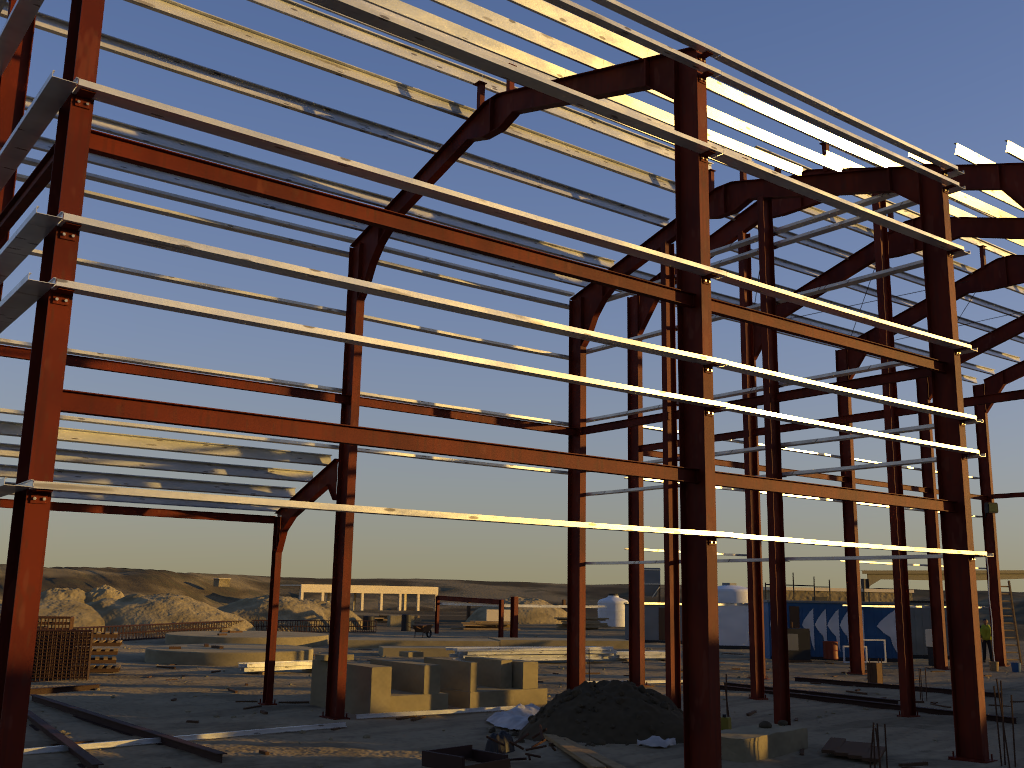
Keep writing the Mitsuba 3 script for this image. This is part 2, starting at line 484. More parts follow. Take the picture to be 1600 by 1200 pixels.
for xg, o in ((XA, -1), (XC, 1)):
    for y in GP:
        bot = np.interp(y, [p[0] for p in BOT1], [p[1] for p in BOT1]) - 0.02
        c = part(B1, 'gable_post', sweep(postprof, (xg + o * (0.09 - 0.14), y, -0.02), (xg + o * (0.09 - 0.14), y, bot), (1, 0, 0)), RED)
        base_plate(c, xg + o * -0.05, y, 0.4, 0.26)
    ys = [-0.2, GP[0], GP[1], S + 0.1]
    rows = [9.53, 9.25, 8.10, 6.43, 5.25, 4.69, 3.11] if o > 0 else ROWS
    for z in rows:
        for ya, yb in zip(ys[:-1], ys[1:]):
            if o > 0 and z == 9.53 and ya > 4:
                continue
            girt_y(B1, ya + 0.003, yb - 0.003, xg + o * 0.094, z + 0.008 if ya < 0 else z, o)
        for y in GP:
            cleat(B1, xg + o * 0.092, y, z, 'x', o)
    bprof = prof_i(0.1, 0.17, 0.009, 0.007)
    yy = [HD, GP[0] - 0.08, GP[0] + 0.08, GP[1] - 0.08, GP[1] + 0.08, S - HD]
    for z in (6.12,):
        for a in (0, 2, 4):
            part(B1, 'tie_beam', sweep(bprof, (xg, yy[a], z), (xg, yy[a + 1], z), (0, 0, 1)), RED)
# red beams along the long walls, framed into the column webs
beam = prof_i(0.1, 0.175, 0.009, 0.007)
for z in (6.125, 3.845):
    for xa, xb in ((XA, XB), (XB, XC)):
        part(B1, 'wall_beam', sweep(beam, (xa + 0.012, 0.215, z), (xb - 0.012, 0.215, z), (0, 0, 1)), RED)
for xa, xb in ((XA, XB), (XB, XC)):
    part(B1, 'wall_beam', sweep(beam, (xa + 0.012, S - 0.215, 6.11), (xb - 0.012, S - 0.215, 6.11), (0, 0, 1)), RED)


def purlin(B, x0, x1, y, z, slope, flip=1, name='purlin', h=0.2, mat=GALV, sag=0.014):
    """Roof purlin along X standing square to a roof of the given slope dz/dy, its foot on (y, z)."""
    n_ = np.array([0, -slope, 1.0])
    return part(B, name, sweep(prof_z(h, s=flip), (x0, y, z), (x1, y, z), n_, 8, sag * (0.5 + rng.random())), mat)


SL1, SL2 = 0.2505, -0.2930
for x0, x1 in ((XA - 0.6, 0.05), (0.056, XC + 0.08)):
    for y in (1.10, 2.05, 2.95, 3.80):
        purlin(B1, x0, x1, y, 9.645 + y * SL1, SL1)
    for y in (5.42, 6.45, 8.22, 9.08):
        purlin(B1, x0, x1, y, 10.785 + (y - 4.97) * SL2, SL2, -1)
    purlin(B1, x0, x1, 5.22, 11.236, 0.0, -1, 'ridge_purlin')
    purlin(B1, x0, x1 + 0.2 * (x1 > 1), 4.30, 11.195, 0.0, 1, 'ridge_purlin')

# lean-to on the far side of the first bay
LY = 12.37
lprof = prof_i(0.14, 0.2, 0.011, 0.008)
for x in (XA, -0.1):
    c = part(B1, 'lean_to_column', sweep(lprof, (x, LY - 0.1, -0.02), (x, LY - 0.1, 3.92), (0, 1, 0)), RED)
    base_plate(c, x, LY - 0.1, 0.28, 0.34)
    t = [(S + 0.002, 4.93), (LY, 3.98)]
    bt = [(S + 0.002, 4.12), (S + 0.3, 4.45), (11.55, 3.88), (11.95, 3.60), (LY - 0.215, 3.16)]
    m = cat_([plate_yz(t + [(LY, 3.93), (LY - 0.215, 3.93)] + bt[::-1], x, 0.008), strip_yz(t, x, 0.14, 0.011, 1), strip_yz(bt, x, 0.14, 0.011, -1)])
    part(B1, 'lean_to_rafter', m, RED)
for y in (9.98, 10.75, 11.55, 12.25):
    purlin(B1, XA - 0.5, -0.08, y, 4.945 + (y - S) * -0.353, -0.353, -1, 'lean_to_purlin')
part(B1, 'lean_to_beam', sweep(prof_i(0.1, 0.16, 0.009, 0.007), (XA + 0.01, LY - 0.1, 3.84), (-0.21, LY - 0.1, 3.84), (0, 0, 1)), RED)
girt_x(B1, XA - 0.1, -0.1, LY + 0.004, 3.86, 1, w=0.2)

# ------------------------------------------------------------------ the taller steel frame behind it
B2 = thing('steel_frame_building', 'taller unclad steel portal frame behind on the right, its purlins glaring in the sun', 'building')
W2 = 12.37
FX = [10.5, 15.5, 20.5, 25.5, 29.6]
E2, A2 = 10.93, 12.78
s2 = (A2 - E2) / (W2 / 2)
TOP2 = [(0.44, E2 + 0.44 * s2), (5.95, A2 - 0.03), (6.42, A2 - 0.03), (W2 - 0.44, E2 + 0.44 * s2)]
half = [(0.44, 9.75), (1.25, 10.78), (4.9, 11.92), (5.6, 11.85)]
BOT2 = half + [(W2 - a, b) for a, b in half[::-1]]
for i, x in enumerate(FX):
    add_column(B2, x, 0.0, E2)
    add_column(B2, x, W2 - HD, E2)
    add_rafter(B2, x, TOP2, BOT2, splice=[(W2 / 2, 11.85, W2 / 2, A2 - 0.03), (1.25, 10.76, 1.25, 11.28), (W2 - 1.25, 10.76, W2 - 1.25, 11.28)])
    for y in (5.45, 6.9):
        part(B2, 'ridge_stub', cat_([box(x - 0.06, x + 0.06, y - 0.06, y + 0.06, A2 - 0.22, A2 + 0.5), box(x - 0.12, x + 0.12, y - 0.1, y + 0.1, A2 + 0.5, A2 + 0.512)]), RED)
for xg in (FX[0], FX[-1]):
    for y in (4.09, 8.05):
        bot = np.interp(y, [p[0] for p in BOT2], [p[1] for p in BOT2]) - 0.02
        c = part(B2, 'gable_post', sweep(prof_i(0.17, 0.3, 0.012, 0.008), (xg, y, -0.02), (xg, y, bot), (1, 0, 0)), RED)
        base_plate(c, xg, y, 0.42, 0.28)
    yy = [HD, 4.0, 4.18, 7.96, 8.14, W2 - HD]
    for a in (0, 2, 4):
        part(B2, 'tie_beam', sweep(beam, (xg, yy[a], 6.42), (xg, yy[a + 1], 6.42), (0, 0, 1)), RED)
for xa, xb in zip(FX[:-1], FX[1:]):
    part(B2, 'wall_beam', sweep(beam, (xa + 0.012, W2 - 0.215, 6.36), (xb - 0.012, W2 - 0.215, 6.36), (0, 0, 1)), RED)
    for z in (7.2, 5.68, 3.68, 2.2):
        if z < 4 and xa == FX[1]:
            continue
        girt_x(B2, xa - 0.05, xb - 0.056, W2 + 0.004, z, 1)
    xs = xa - 0.85 if xa == FX[0] else xa + 0.003
    for y in (0.7, 1.75, 2.8, 3.85, 4.9):
        purlin(B2, xs, xb, y, E2 + 0.015 + y * s2, s2, h=0.25)
    for y in (7.25, 8.3, 9.35, 10.4, 11.45, 12.2):
        purlin(B2, xs, xb, y, E2 + 0.015 + (W2 - y) * s2, -s2, -1)
    purlin(B2, xs, xb, 6.92, A2 + 0.515, 0.0, -1, 'ridge_purlin')
    purlin(B2, xs, xb, 5.45, A2 + 0.515, 0.0, 1, 'ridge_purlin')
for (x, y0, x1, y1) in ((15.6, 7.3, 20.4, 11.9), (20.4, 7.3, 15.6, 11.9), (20.6, 6.9, 25.4, 11.9), (25.4, 6.9, 20.6, 11.9), (10.6, 7.3, 15.4, 11.9)):
    z = lambda y: E2 + (W2 - y) * s2 - 0.2
    part(B2, 'bracing_rod', tube((x, y0, z(y0)), (x1, y1, z(y1)), 0.011), RUST)

# ------------------------------------------------------------------ the yard


def gz(x, y):
    return float(ground_z(np.array([float(x)]), np.array([float(y)]))[0])


def lying(prof, p0, p1, lift, n=1):
    a, b = (p0[0], p0[1], gz(*p0) + lift), (p1[0], p1[1], gz(*p1) + lift)
    return sweep(prof, a, b, (0, 0, 1), n)


# soil heap and sheeting in the near foreground
solo('soil_heap', mound(2.95, 5.0, 1.6, 1.05, 0.93, -0.6, 3, 0.24, 130, 1.05), SOIL, 'low dark brown soil heap in the shade beside the second column', 'heap', smooth=True)


def crumple(pts, w, seed, h=0.16, n=14):
    """A crumpled strip of sheeting laid along pts."""
    r = np.random.default_rng(seed)
    pts = np.array(pts, float)
    L = np.r_[0, np.cumsum(np.linalg.norm(np.diff(pts, axis=0), axis=1))]
    m = int(L[-1] / 0.045)
    s = np.linspace(0, L[-1], m)
    cx, cy = np.interp(s, L, pts[:, 0]), np.interp(s, L, pts[:, 1])
    t = np.stack([np.gradient(cx), np.gradient(cy)], 1)
    t /= np.linalg.norm(t, axis=1, keepdims=True)
    ww = w * (0.55 + 0.7 * meshkit.fbm(np.stack([s * 1.6, 0 * s, 0 * s], -1), 3, seed)) * np.clip(np.minimum(s, L[-1] - s) / 0.3, 0.15, 1)
    k = np.linspace(-1, 1, n)
    X = cx[:, None] - t[:, 1:2] * k * ww[:, None] / 2
    Y = cy[:, None] + t[:, 0:1] * k * ww[:, None] / 2
    P = np.stack([X * 5, Y * 5, 0 * X + seed], -1)
    Z = ground_z(X, Y) + 0.01 + h * (1 - k ** 2) * (0.3 + meshkit.fbm(P, 3, seed)) + 0.07 * meshkit.noise(P * 3.1, seed + 1)
    V = np.stack([X, Y, Z], -1).reshape(-1, 3)
    I_, J_ = np.meshgrid(np.arange(m - 1), np.arange(n - 1), indexing='ij')
    q_ = np.stack([I_ * n + J_, (I_ + 1) * n + J_, (I_ + 1) * n + J_ + 1, I_ * n + J_ + 1], -1).reshape(-1, 4)
    return trimesh.Trimesh(V, np.vstack([q_[:, [0, 1, 2]], q_[:, [0, 2, 3]]]), process=False)


solo('plastic_sheet', crumple([(3.95, 8.5), (3.2, 7.9), (2.6, 7.6), (2.15, 6.6), (2.2, 5.6), (2.25, 4.9), (2.3, 4.5)], 0.75, 5), SHEET,
     'long crumpled pale plastic sheet along the left foot of the dark soil heap', 'sheet', smooth=30)
solo('plastic_sheet', crumple([(2.35, 3.75), (2.6, 3.6), (3.0, 3.55)], 0.34, 8, 0.12), SHEET, 'small crumpled pale sheet scrap at the right foot of the dark soil heap', 'sheet', smooth=30)

r4 = np.random.default_rng(17)
cl = []
for i in range(420):
    a, d_ = r4.uniform(0, 6.28), min(1.35, abs(r4.normal(0.85, 0.28)))
    x, y = 2.95 + 1.55 * d_ * math.cos(a), 5.0 + 1.05 * d_ * math.sin(a)
    x, y = 2.95 + math.cos(-0.6) * (x - 2.95) - math.sin(-0.6) * (y - 5.0), 5.0 + math.sin(-0.6) * (x - 2.95) + math.cos(-0.6) * (y - 5.0)
    h_ = 0.93 * max(0.0, (1 - math.exp(-2.2 * max(0.0, 1 - d_) ** 0.95)) / (1 - math.exp(-2.2)))
    s_ = abs(r4.normal(0, 0.026)) + 0.014
    m = trimesh.creation.icosphere(1, s_)
    m.vertices *= (1 + 0.6 * (meshkit.noise(m.vertices * 22 + i)[:, None] - 0.5)) * r4.uniform(0.7, 1.2, 3)
    m.apply_translation((x, y, max(gz(x, y), h_ - 0.02) + s_ * 0.2))
    cl.append(m)
part('soil_heap', 'clods', cat_(cl), SOIL, kind='stuff')
# timber and scrap at the lower edge
for i, (a, b, lab) in enumerate((((1.98, 5.55), (0.45, 2.1), 'long raw timber plank lying in the foreground, right of two'), ((1.80, 5.40), (0.2, 2.25), 'long raw timber plank lying in the foreground, left of two'))):
    solo('timber_plank', lying([(-0.09, 0), (0.09, 0), (0.09, 0.06), (-0.09, 0.06)], a, b, 0.03 + 0.03 * i), WOOD, lab, 'plank')
k = thing('formwork_crate', 'dark broken timber formwork box at the bottom of the picture', 'crate')
for (x0, x1, y0, y1, z0, z1) in ((-1.4, -1.35, 3.2, 4.2, 0, 0.2), (-0.6, -0.55, 3.3, 4.4, 0, 0.16), (-1.35, -0.6, 3.2, 3.25, 0.0, 0.12), (-1.35, -0.6, 4.1, 4.15, 0.02, 0.2)):
    mb_ = box(x0, x1, y0, y1, z0, z1)
    mb_.apply_transform(trimesh.transformations.rotation_matrix(rng.normal(0, 0.12), (1, 0.4, 0.2), mb_.centroid))
    part(k, 'board', mb_, OLD if z1 > 0.15 else BROWN)
solo('rubbish_bag', mound(0.35, 4.7, 0.26, 0.2, 0.27, 0.3, 11, 0.35, 30, 0.5), BLACK, 'black rubbish bag lying behind the broken formwork box', 'bag', smooth=True)
scr = cat_([tube((-0.1 + a, 3.5 + b, 0.02 + 0.03 * i), (-0.1 + a + c, 3.5 + b + d, 0.06 + 0.04 * i), 0.018) for i, (a, b, c, d) in enumerate(rng.uniform(-0.35, 0.35, (12, 4)))])
solo('scrap_pile', scr, RUST, 'little pile of rusty bar offcuts beside the formwork box', 'scrap', kind='stuff')
k = thing('shuttering_deck', 'dark timber formwork panel lying right of the sunlit concrete footing', 'panel')
for i in range(4):
    part(k, 'plank', sweep([(-0.12, 0), (0.12, 0), (0.12, 0.05), (-0.12, 0.05)], (4.15 + 0.05 * i, 0.75 + 0.27 * i, gz(4.5, 1.2) + 0.05), (5.25 + 0.04 * i, 1.35 + 0.27 * i, gz(4.5, 1.2) + 0.07 + 0.02 * (i % 2)), (0, 0, 1)), BROWN)

# sunlit footing with rubble
k = thing('concrete_footing', 'low concrete footing with a sunlit face between the second and third columns', 'footing')
fm = cbox(2.1, 0.75, 0.5, 0.03)
for _ in range(5):
    fm = fm.subdivide()
fm.vertices += (0.05 * (meshkit.fbm(fm.vertices * 3.0, 4, 4)[:, None] - 0.5) * np.array([1, 1, 1.0]))
part(k, 'block', rotz(fm, 0.207, (3.66, 2.46, -0.17)), CONC, 40)
for i, (x, y, s) in enumerate(((3.55, 3.25, 0.22), (4.0, 3.15, 0.2), (4.1, 2.62, 0.12), (4.35, 3.45, 0.27), (4.62, 2.68, 0.1))):
    m = trimesh.creation.icosphere(2, s)
    m.vertices *= (1, 0.8, 0.55) * (1 + 0.5 * (meshkit.noise(m.vertices * 6 + i * 3)[:, None] - 0.5))
    m.apply_translation((x, y, gz(x, y) + 0.06 if y > 2.9 else 0.36))
    solo('rubble_stone', m, SOIL, ['dark rubble lump on the ground behind the left end of the sunlit footing', 'dark rubble lump on the ground behind the middle of the sunlit footing', 'small rubble lump lying on top of the sunlit footing, left of two', 'largest dark rubble lump on the ground behind the sunlit footing', 'small rubble lump lying on the right end of the sunlit footing'][i], 'stone')
k = thing('jerrycan', 'dull yellow jerrycan standing right of the second column', 'jerrycan')
part(k, 'body', rotz(cbox(0.16, 0.3, 0.36, 0.03), 0.4, (4.45, 3.85, gz(4.45, 3.85))), YELLOW)
part(k, 'cap', tube((4.45, 3.78, gz(4.45, 3.85) + 0.35), (4.45, 3.78, gz(4.45, 3.85) + 0.41), 0.03, 10), BLACK)

# starter bars standing out of the ground


def starter(x, y, h, n, sp, lab, seed):
    r = np.random.default_rng(seed)
    k_ = thing('rebar_cluster', lab, 'rebar', 'bare starter bars standing in the ground')
    for i in range(n):
        a, b = x + (i % 2) * sp + r.normal(0, 0.015), y + (i // 2) * sp + r.normal(0, 0.015)
        hh = h * r.uniform(0.8, 1.05)
        part(k_, 'bar', tube((a, b, -0.15), (a + r.normal(0, 0.035), b + r.normal(0, 0.035), hh), 0.013), RUST)
    return k_


starter(3.98, 0.45, 0.68, 5, 0.11, 'five short rusty bars standing left of the third column at the bottom edge', 1)
starter(5.82, -0.45, 1.25, 4, 0.13, 'tall rusty bars standing right of the third column', 2)
starter(4.70, 4.0, 1.05, 2, 0.16, 'pair of rusty bars just right of the second column', 3)
starter(9.3, 9.05, 0.9, 6, 0.2, 'rusty bars in front of the gable posts of the taller frame', 4)
starter(9.4, 13.1, 1.15, 6, 0.22, 'rusty bars standing beside the corner column of the taller frame', 5)
starter(14.0, 5.9, 0.75, 4, 0.2, 'thin rusty bars beyond the gable post with the bright edge', 7)
k = thing('column_stub', 'dark boxed concrete column stub with rusty bars in the open floor', 'stub')
part(k, 'shutter', rotz(cbox(0.3, 0.3, 0.66, 0.012), 0.1, (17.1, 9.25, -0.05)), BROWN)
for a, b in ((-0.22, 0), (0.24, 0.02), (0.32, -0.03)):
    part(k, 'bar', tube((17.1 + a, 9.25 + b, -0.1), (17.1 + a, 9.25 + b, 0.72), 0.014), RUST)

# steel lying about
lb = prof_i(0.14, 0.15, 0.012, 0.008)
for a, b, lab in (((-4.05, 15.2), (-3.75, 5.6), 'long dark steel section lying on the ground behind the first column, right of two'),
                  ((-4.78, 12.4), (-5.4, 5.6), 'dark steel section lying close behind the first column, left of two'),
                  ((-4.9, 16.4), (-2.2, 16.95), 'short dark steel section lying crosswise in front of the rebar cages'),
                  ((11.72, 10.6), (11.62, 2.4), 'long dark steel section across the floor below the gable posts'),
                  ((12.6, 10.9), (12.5, 5.6), 'second dark steel section just behind the long one below the gable posts'),
                  ((16.0, 11.2), (16.4, 5.2), 'dark steel section lying farther back on the pale strip of floor'),
                  ((13.2, 2.2), (12.0, -2.5), 'dark steel section lying at the right edge beyond the tall rusty bars')):
    solo('loose_beam', lying(lb, a, b, 0.05, 1), OLD, lab, 'beam', 'steel sections lying on the ground')
for a, b, lab in (((-7.2, 7.62), (-0.49, 8.12), 'shining galvanised girt lying on the ground between the first column and the lean-to'),
                  ((0.24, 9.06), (4.3, 8.85), 'shining galvanised girt lying in front of the concrete pedestals'),
                  ((9.1, 12.65), (12.3, 12.15), 'shining galvanised girt lying at the foot of the farther corner columns')):
    solo('loose_girt', lying([(a_, c_) for a_, c_ in prof_z(0.07, 0.045, lip=0.012)], a, b, 0.02, 1), GALV, lab, 'girt', 'galvanised girts lying on the ground')


def bundle(p0, p1, rows, n, lab, seed):
    r = np.random.default_rng(seed)
    k_ = thing('purlin_bundle', lab, 'purlin')
    d = np.array(p1) - np.array(p0)
    nrm = np.array([-d[1], d[0]]) / np.linalg.norm(d)
    for i in range(rows):
        for j in range(n):
            o = nrm * (j * 0.17 - 0.2) + r.normal(0, 0.02, 2)
            e0, e1 = np.array(p0) + d * r.uniform(-0.04, 0.05) + o, np.array(p1) + d * r.uniform(-0.08, 0.06) + o
            z0 = gz(*(np.array(p0) / 2 + np.array(p1) / 2)) + 0.10 + i * 0.115
            part(k_, 'purlin', sweep([(a_, c_ ) for a_, c_ in prof_z(0.1, 0.07)], (*e0, z0), (*e1, z0 + r.normal(0, 0.015)), (0, 0, 1)), GALV)
    for t_ in (0.15, 0.8):
        c_ = np.array(p0) + d * t_
        part(k_, 'bearer', rotz(box(-0.05, 0.05, -0.45, 0.45, -0.05, 0.08), math.atan2(d[1], d[0]), (*c_, gz(*c_))), WOOD)


bundle((2.44, 19.6), (5.2, 19.85), 2, 3, 'small bundle of galvanised purlins lying beside the round concrete base', 1)
bundle((10.6, 20.9), (16.4, 19.75), 4, 5, 'large bundle of galvanised purlins glinting in the sun behind the concrete pedestals', 2)
bundle((16.9, 20.0), (19.4, 19.3), 2, 3, 'low bundle of galvanised purlins behind the second far column', 3)

# concrete pedestals
k = thing('concrete_foundation', 'group of raw concrete pedestals on low footings, their right faces sunlit', 'foundation')
for nm, b in (('footing', (1.15, 2.5, 9.37, 11.9, -0.15, 0.36)), ('footing', (3.22, 5.3, 9.62, 11.9, -0.15, 0.33)),
              ('pedestal', (0.62, 1.06, 9.22, 11.75, -0.15, 0.93)), ('pedestal', (1.93, 2.31, 9.40, 11.6, 0.36, 0.92)),
              ('pedestal', (3.25, 3.42, 9.66, 11.5, 0.33, 0.93)), ('pedestal', (4.30, 4.60, 10.0, 11.4, 0.33, 0.93)), ('pedestal', (4.66, 5.08, 9.68, 10.6, 0.33, 0.90)),
              ('cap', (0.5, 1.2, 11.0, 11.4, 0.95, 1.06)), ('cap', (2.9, 3.3, 11.6, 12.0, 0.93, 1.04))):
    m = cbox(b[1] - b[0], b[3] - b[2], b[5] - b[4], 0.015)
    m = m.subdivide().subdivide().subdivide()
    m.vertices += 0.012 * (meshkit.noise(m.vertices * 4.0)[:, None] - 0.5) * np.array([1, 1, 0.6])
    m.apply_translation(((b[0] + b[1]) / 2, (b[2] + b[3]) / 2, b[4]))
    part(k, nm, m, CONC, 40)

# round tank bases


def round_base(cx, cy, r, h, lab, seed):
    n = 64
    k_ = thing('tank_base', lab, 'base')
    m = trimesh.creation.revolve([(0, -0.1), (r, -0.1), (r, h - 0.03), (r - 0.03, h), (0, h)], sections=n)
    m.apply_translation((cx, cy, 0))
    part(k_, 'slab', m, CONC, 30)
    rr = np.random.default_rng(seed)
    for i in range(3):
        a, d_ = rr.uniform(0, 6.28), rr.uniform(0.2, 0.75) * r
        part(k_, 'offcut', rotz(cbox(rr.uniform(0.3, 0.8), 0.14, 0.08, 0.01), rr.uniform(0, 3), (cx + d_ * math.cos(a), cy + d_ * math.sin(a), h)), BROWN)


round_base(4.56, 25.7, 2.75, 0.40, 'nearer round concrete tank base with scraps of timber on top', 1)
round_base(9.4, 35.6, 3.5, 0.42, 'farther round concrete tank base behind the first', 2)
for (x0, y0, w, d, h, rot, lab) in ((15.2, 30.6, 6.6, 2.6, 0.34, -0.42, 'long low concrete slab behind the round bases, middle of three'),
                                    (21.5, 28.5, 6.2, 2.4, 0.36, -0.42, 'long low concrete slab behind the second far column, right of three'),
                                    (14.6, 24.6, 8.4, 1.6, 0.30, -0.42, 'long low concrete slab just behind the purlin bundle, nearest of three')):
    solo('concrete_slab', rotz(cbox(w, d, h + 0.12, 0.02), rot, (x0, y0, -0.12)), CONC, lab, 'slab')


# rebar cages and pallets at the left
def lattice(x, y, w, d, h, rot, nx_, ny_, nz_, r, base=0.0):
    ms = []
    xs, ys_, zs = np.linspace(-w / 2, w / 2, nx_), np.linspace(-d / 2, d / 2, ny_), np.linspace(0, h, nz_)
    for a in xs:
        for b in (ys_[0], ys_[-1]):
            ms.append(tube((a, b, 0), (a, b, h), r, 4))
    for b in ys_[1:-1]:
        for a in (xs[0], xs[-1]):
            ms.append(tube((a, b, 0), (a, b, h), r, 4))
    for c in zs:
        for b in (ys_[0], ys_[-1]):
            ms.append(tube((-w / 2, b, c), (w / 2, b, c), r, 4))
        for a in (xs[0], xs[-1]):
            ms.append(tube((a, -d / 2, c), (a, d / 2, c), r, 4))
    return rotz(cat_(ms), rot, (x, y, base))


for i, (x, y, z, lab) in enumerate(((-2.75, 19.9, 0.0, 'dark rebar cage behind the first column, standing in front'), (-2.95, 20.7, 0.0, 'dark rebar cage behind the first column, second in the row'),
                                    (-3.1, 21.5, 0.0, 'dark rebar cage behind the first column, third in the row'), (-3.3, 22.3, 0.0, 'dark rebar cage behind the first column, farthest in the row'))):
    solo('rebar_cage', lattice(x, y, 2.1, 0.62, 1.22, -0.32, 22, 7, 15, 0.018, gz(x, y)), OLD, lab, 'cage', 'rebar cages stacked at the left')
solo('rebar_cage', lattice(-3.2, 20.8, 2.4, 1.1, 0.30, -0.32, 15, 6, 3, 0.018, gz(-3.2, 20.8) + 1.24), RUST, 'shallow rebar cage lying on top of the cages behind the first column', 'cage')
for i in range(5):
    k = thing('pallet', ['lowest timber pallet of the stack beside the rebar cages', 'second pallet from the bottom of the stack by the rebar cages', 'middle pallet of the stack by the rebar cages', 'fourth pallet from the bottom by the rebar cages', 'topmost pallet of the stack by the rebar cages'][i], 'pallet', 'pallets stacked beside the rebar cages')
    bx, by, bz, ro = -0.75 + rng.normal(0, 0.04), 22.6, gz(-0.75, 22.6) + 0.02 + i * 0.235, -0.3 + rng.normal(0, 0.03)
    for j in range(3):
        part(k, 'bearer', rotz(box(-0.62, 0.62, -0.5 + j * 0.45, -0.42 + j * 0.45, 0.0, 0.10), ro, (bx, by, bz)), BROWN)
    for j in range(6):
        part(k, 'slat', rotz(box(-0.62 + j * 0.226, -0.62 + j * 0.226 + 0.11, -0.5, 0.5, 0.10, 0.13), ro, (bx, by, bz)), WOOD)
cage_l = math.hypot(13.0 - 3.6, 45.6 - 37.3)
for i, (xa, ya, xb, yb, lab) in enumerate(((2.2, 36.4, 13.2, 45.7, 'long low rebar beam cage with upright stirrups in front of the sand heaps'), (14.2, 46.3, 21.2, 45.0, 'long low rebar beam cage in front of the half-shaded sand heap'))):
    L_ = math.hypot(xb - xa, yb - ya)
    m = lattice(0, 0, L_, 0.4, 0.62, 0, int(L_ / 0.26), 2, 3, 0.022)
    solo('rebar_beam_cage', rotz(m, math.atan2(yb - ya, xb - xa), ((xa + xb) / 2, (ya + yb) / 2, gz((xa + xb) / 2, (ya + yb) / 2) + 0.05)), OLD, lab, 'cage')

# sand heaps
for i, (cx, cy, sx, sy, h, ro, lab) in enumerate((
        (9.3, 48.6, 5.4, 3.6, 2.15, -0.6, 'large pale sand heap lit by the sun behind the round bases'),
        (4.0, 50.0, 5.2, 3.4, 1.75, -0.4, 'broad pale sand heap at the far left behind the rebar cages'),
        (0.5, 53.0, 4.2, 3.0, 2.1, -0.2, 'pale sand heap mostly hidden by the first column'),
        (12.6, 50.2, 3.2, 2.4, 0.9, -0.5, 'low pale sand spill trailing right from the large sand heap'),
        (17.2, 50.0, 4.4, 3.8, 2.25, -0.3, 'steep sand heap with a dark left side behind the lean-to column'),
        (20.6, 52.5, 3.8, 3.0, 1.9, -0.3, 'sand heap in front of the white shed, right of the steep one'),
        (11.0, 74.0, 3.4, 2.4, 2.5, 0, 'small bright sand heap far back at the left'),
        (13.8, 73.2, 2.4, 2.0, 2.6, 0, 'small pointed bright sand heap far back, right of its neighbour'),
        (45.0, 62.0, 5.0, 4.0, 2.3, 0, 'sand heap beside the white water tank'))):
    solo('sand_heap', mound(cx, cy, sx, sy, h * 0.92, ro, 20 + i, 0.2, 90, 0.85, -0.3), SAND, lab, 'heap', smooth=True)

# long white shed at the back
k = thing('open_shed', 'long open shed with a cream fascia on thin posts below the horizon', 'shed')
part(k, 'roof', cat_([box(46.9, 66.8, 108.0, 108.25, 2.12, 3.08), box(46.9, 66.8, 108.25, 114, 2.85, 3.0)]), CREAM)
for i, x in enumerate(np.linspace(47.1, 66.6, 8)):
    part(k, 'post', box(x - 0.17, x + 0.17, 108.05, 108.4, -0.5, 2.12), CREAM)
for i, x in enumerate(np.linspace(49.5, 65.0, 5)):
    part(k, 'post', box(x - 0.17, x + 0.17, 113.3, 113.6, -0.5, 2.85), CREAM)

# small red frame standing by itself
k = thing('small_steel_frame', 'small red steel frame of three posts in the middle distance', 'frame')
for (y, h, w) in ((42.7, 2.15, 0.16), (36.45, 2.05, 0.18), (35.3, 2.22, 0.26)):
    part(k, 'post', sweep(prof_i(w, w * 1.3), (24, y, -0.1), (24, y, h), (0, 1, 0)), RED)
part(k, 'beam', sweep(prof_i(0.14, 0.26), (24, 42.8, 2.06), (24, 36.5, 1.92), (0, 0, 1)), RED)
part(k, 'girt', sweep(prof_z(0.14, 0.07), (24.1, 42.9, 1.66), (24.1, 36.8, 1.68), (0, 0, 1)), GALV)
part(k, 'girt', sweep(prof_z(0.14, 0.07), (24.15, 36.6, 1.66), (30.5, 35.2, 1.66), (0, 0, 1)), GALV)

# tanks, hopper, cabins
k = thing('water_tank', 'small white plastic water tank, one side bright in the sun', 'tank')
m = trimesh.creation.revolve([(0, 0), (1.18, 0), (1.2, 0.08), (1.2, 1.85), (1.1, 2.0), (0.45, 2.22), (0.4, 2.34), (0, 2.36)], sections=40)
m.apply_translation((46.2, 51.6, gz(46.2, 51.6)))
part(k, 'shell', m, WHITE, 40)
part(k, 'lid', tube((46.2, 51.6, 2.36), (46.2, 51.6, 2.5), 0.38, 16), BLACK)
for zz in (0.6, 1.2, 1.75):
    m = trimesh.creation.revolve([(1.195, zz - 0.04), (1.225, zz - 0.03), (1.225, zz + 0.03), (1.195, zz + 0.04)], sections=40)
    m.apply_translation((46.2, 51.6, gz(46.2, 51.6)))
    part(k, 'hoop', m, WHITE, 40)
k = thing('storage_tank', 'large pale storage tank rising behind the white site cabin', 'tank')
m = trimesh.creation.revolve([(0, -0.2), (1.85, -0.2), (1.85, 2.75), (1.7, 2.95), (0.6, 3.2), (0, 3.25)], sections=48)
m.apply_translation((47.0, 40.4, 0))
part(k, 'shell', m, WHITE, 40)
part(k, 'hatch', box(46.6, 47.3, 40.1, 40.8, 3.2, 3.38), GREY)
k = thing('hopper', 'dark box hopper on legs standing above the grey site cabin', 'hopper')
hx = lambda m: rotz(m, -0.76, (32.75, 34.0, 0))
part(k, 'box', hx(box(-0.56, 0.56, -0.5, 0.5, 3.0, 3.95)), GREY)
for zz in (3.02, 3.82):
    part(k, 'band', hx(box(-0.58, 0.58, -0.52, 0.52, zz, zz + 0.06)), CREAM)
part(k, 'cone', hx(trimesh.convex.convex_hull(np.array([(-0.54, -0.48, 3.0), (0.54, -0.48, 3.0), (0.54, 0.48, 3.0), (-0.54, 0.48, 3.0), (-0.3, -0.25, 2.35), (0.3, -0.25, 2.35), (0.3, 0.25, 2.35), (-0.3, 0.25, 2.35)]))), GREY)
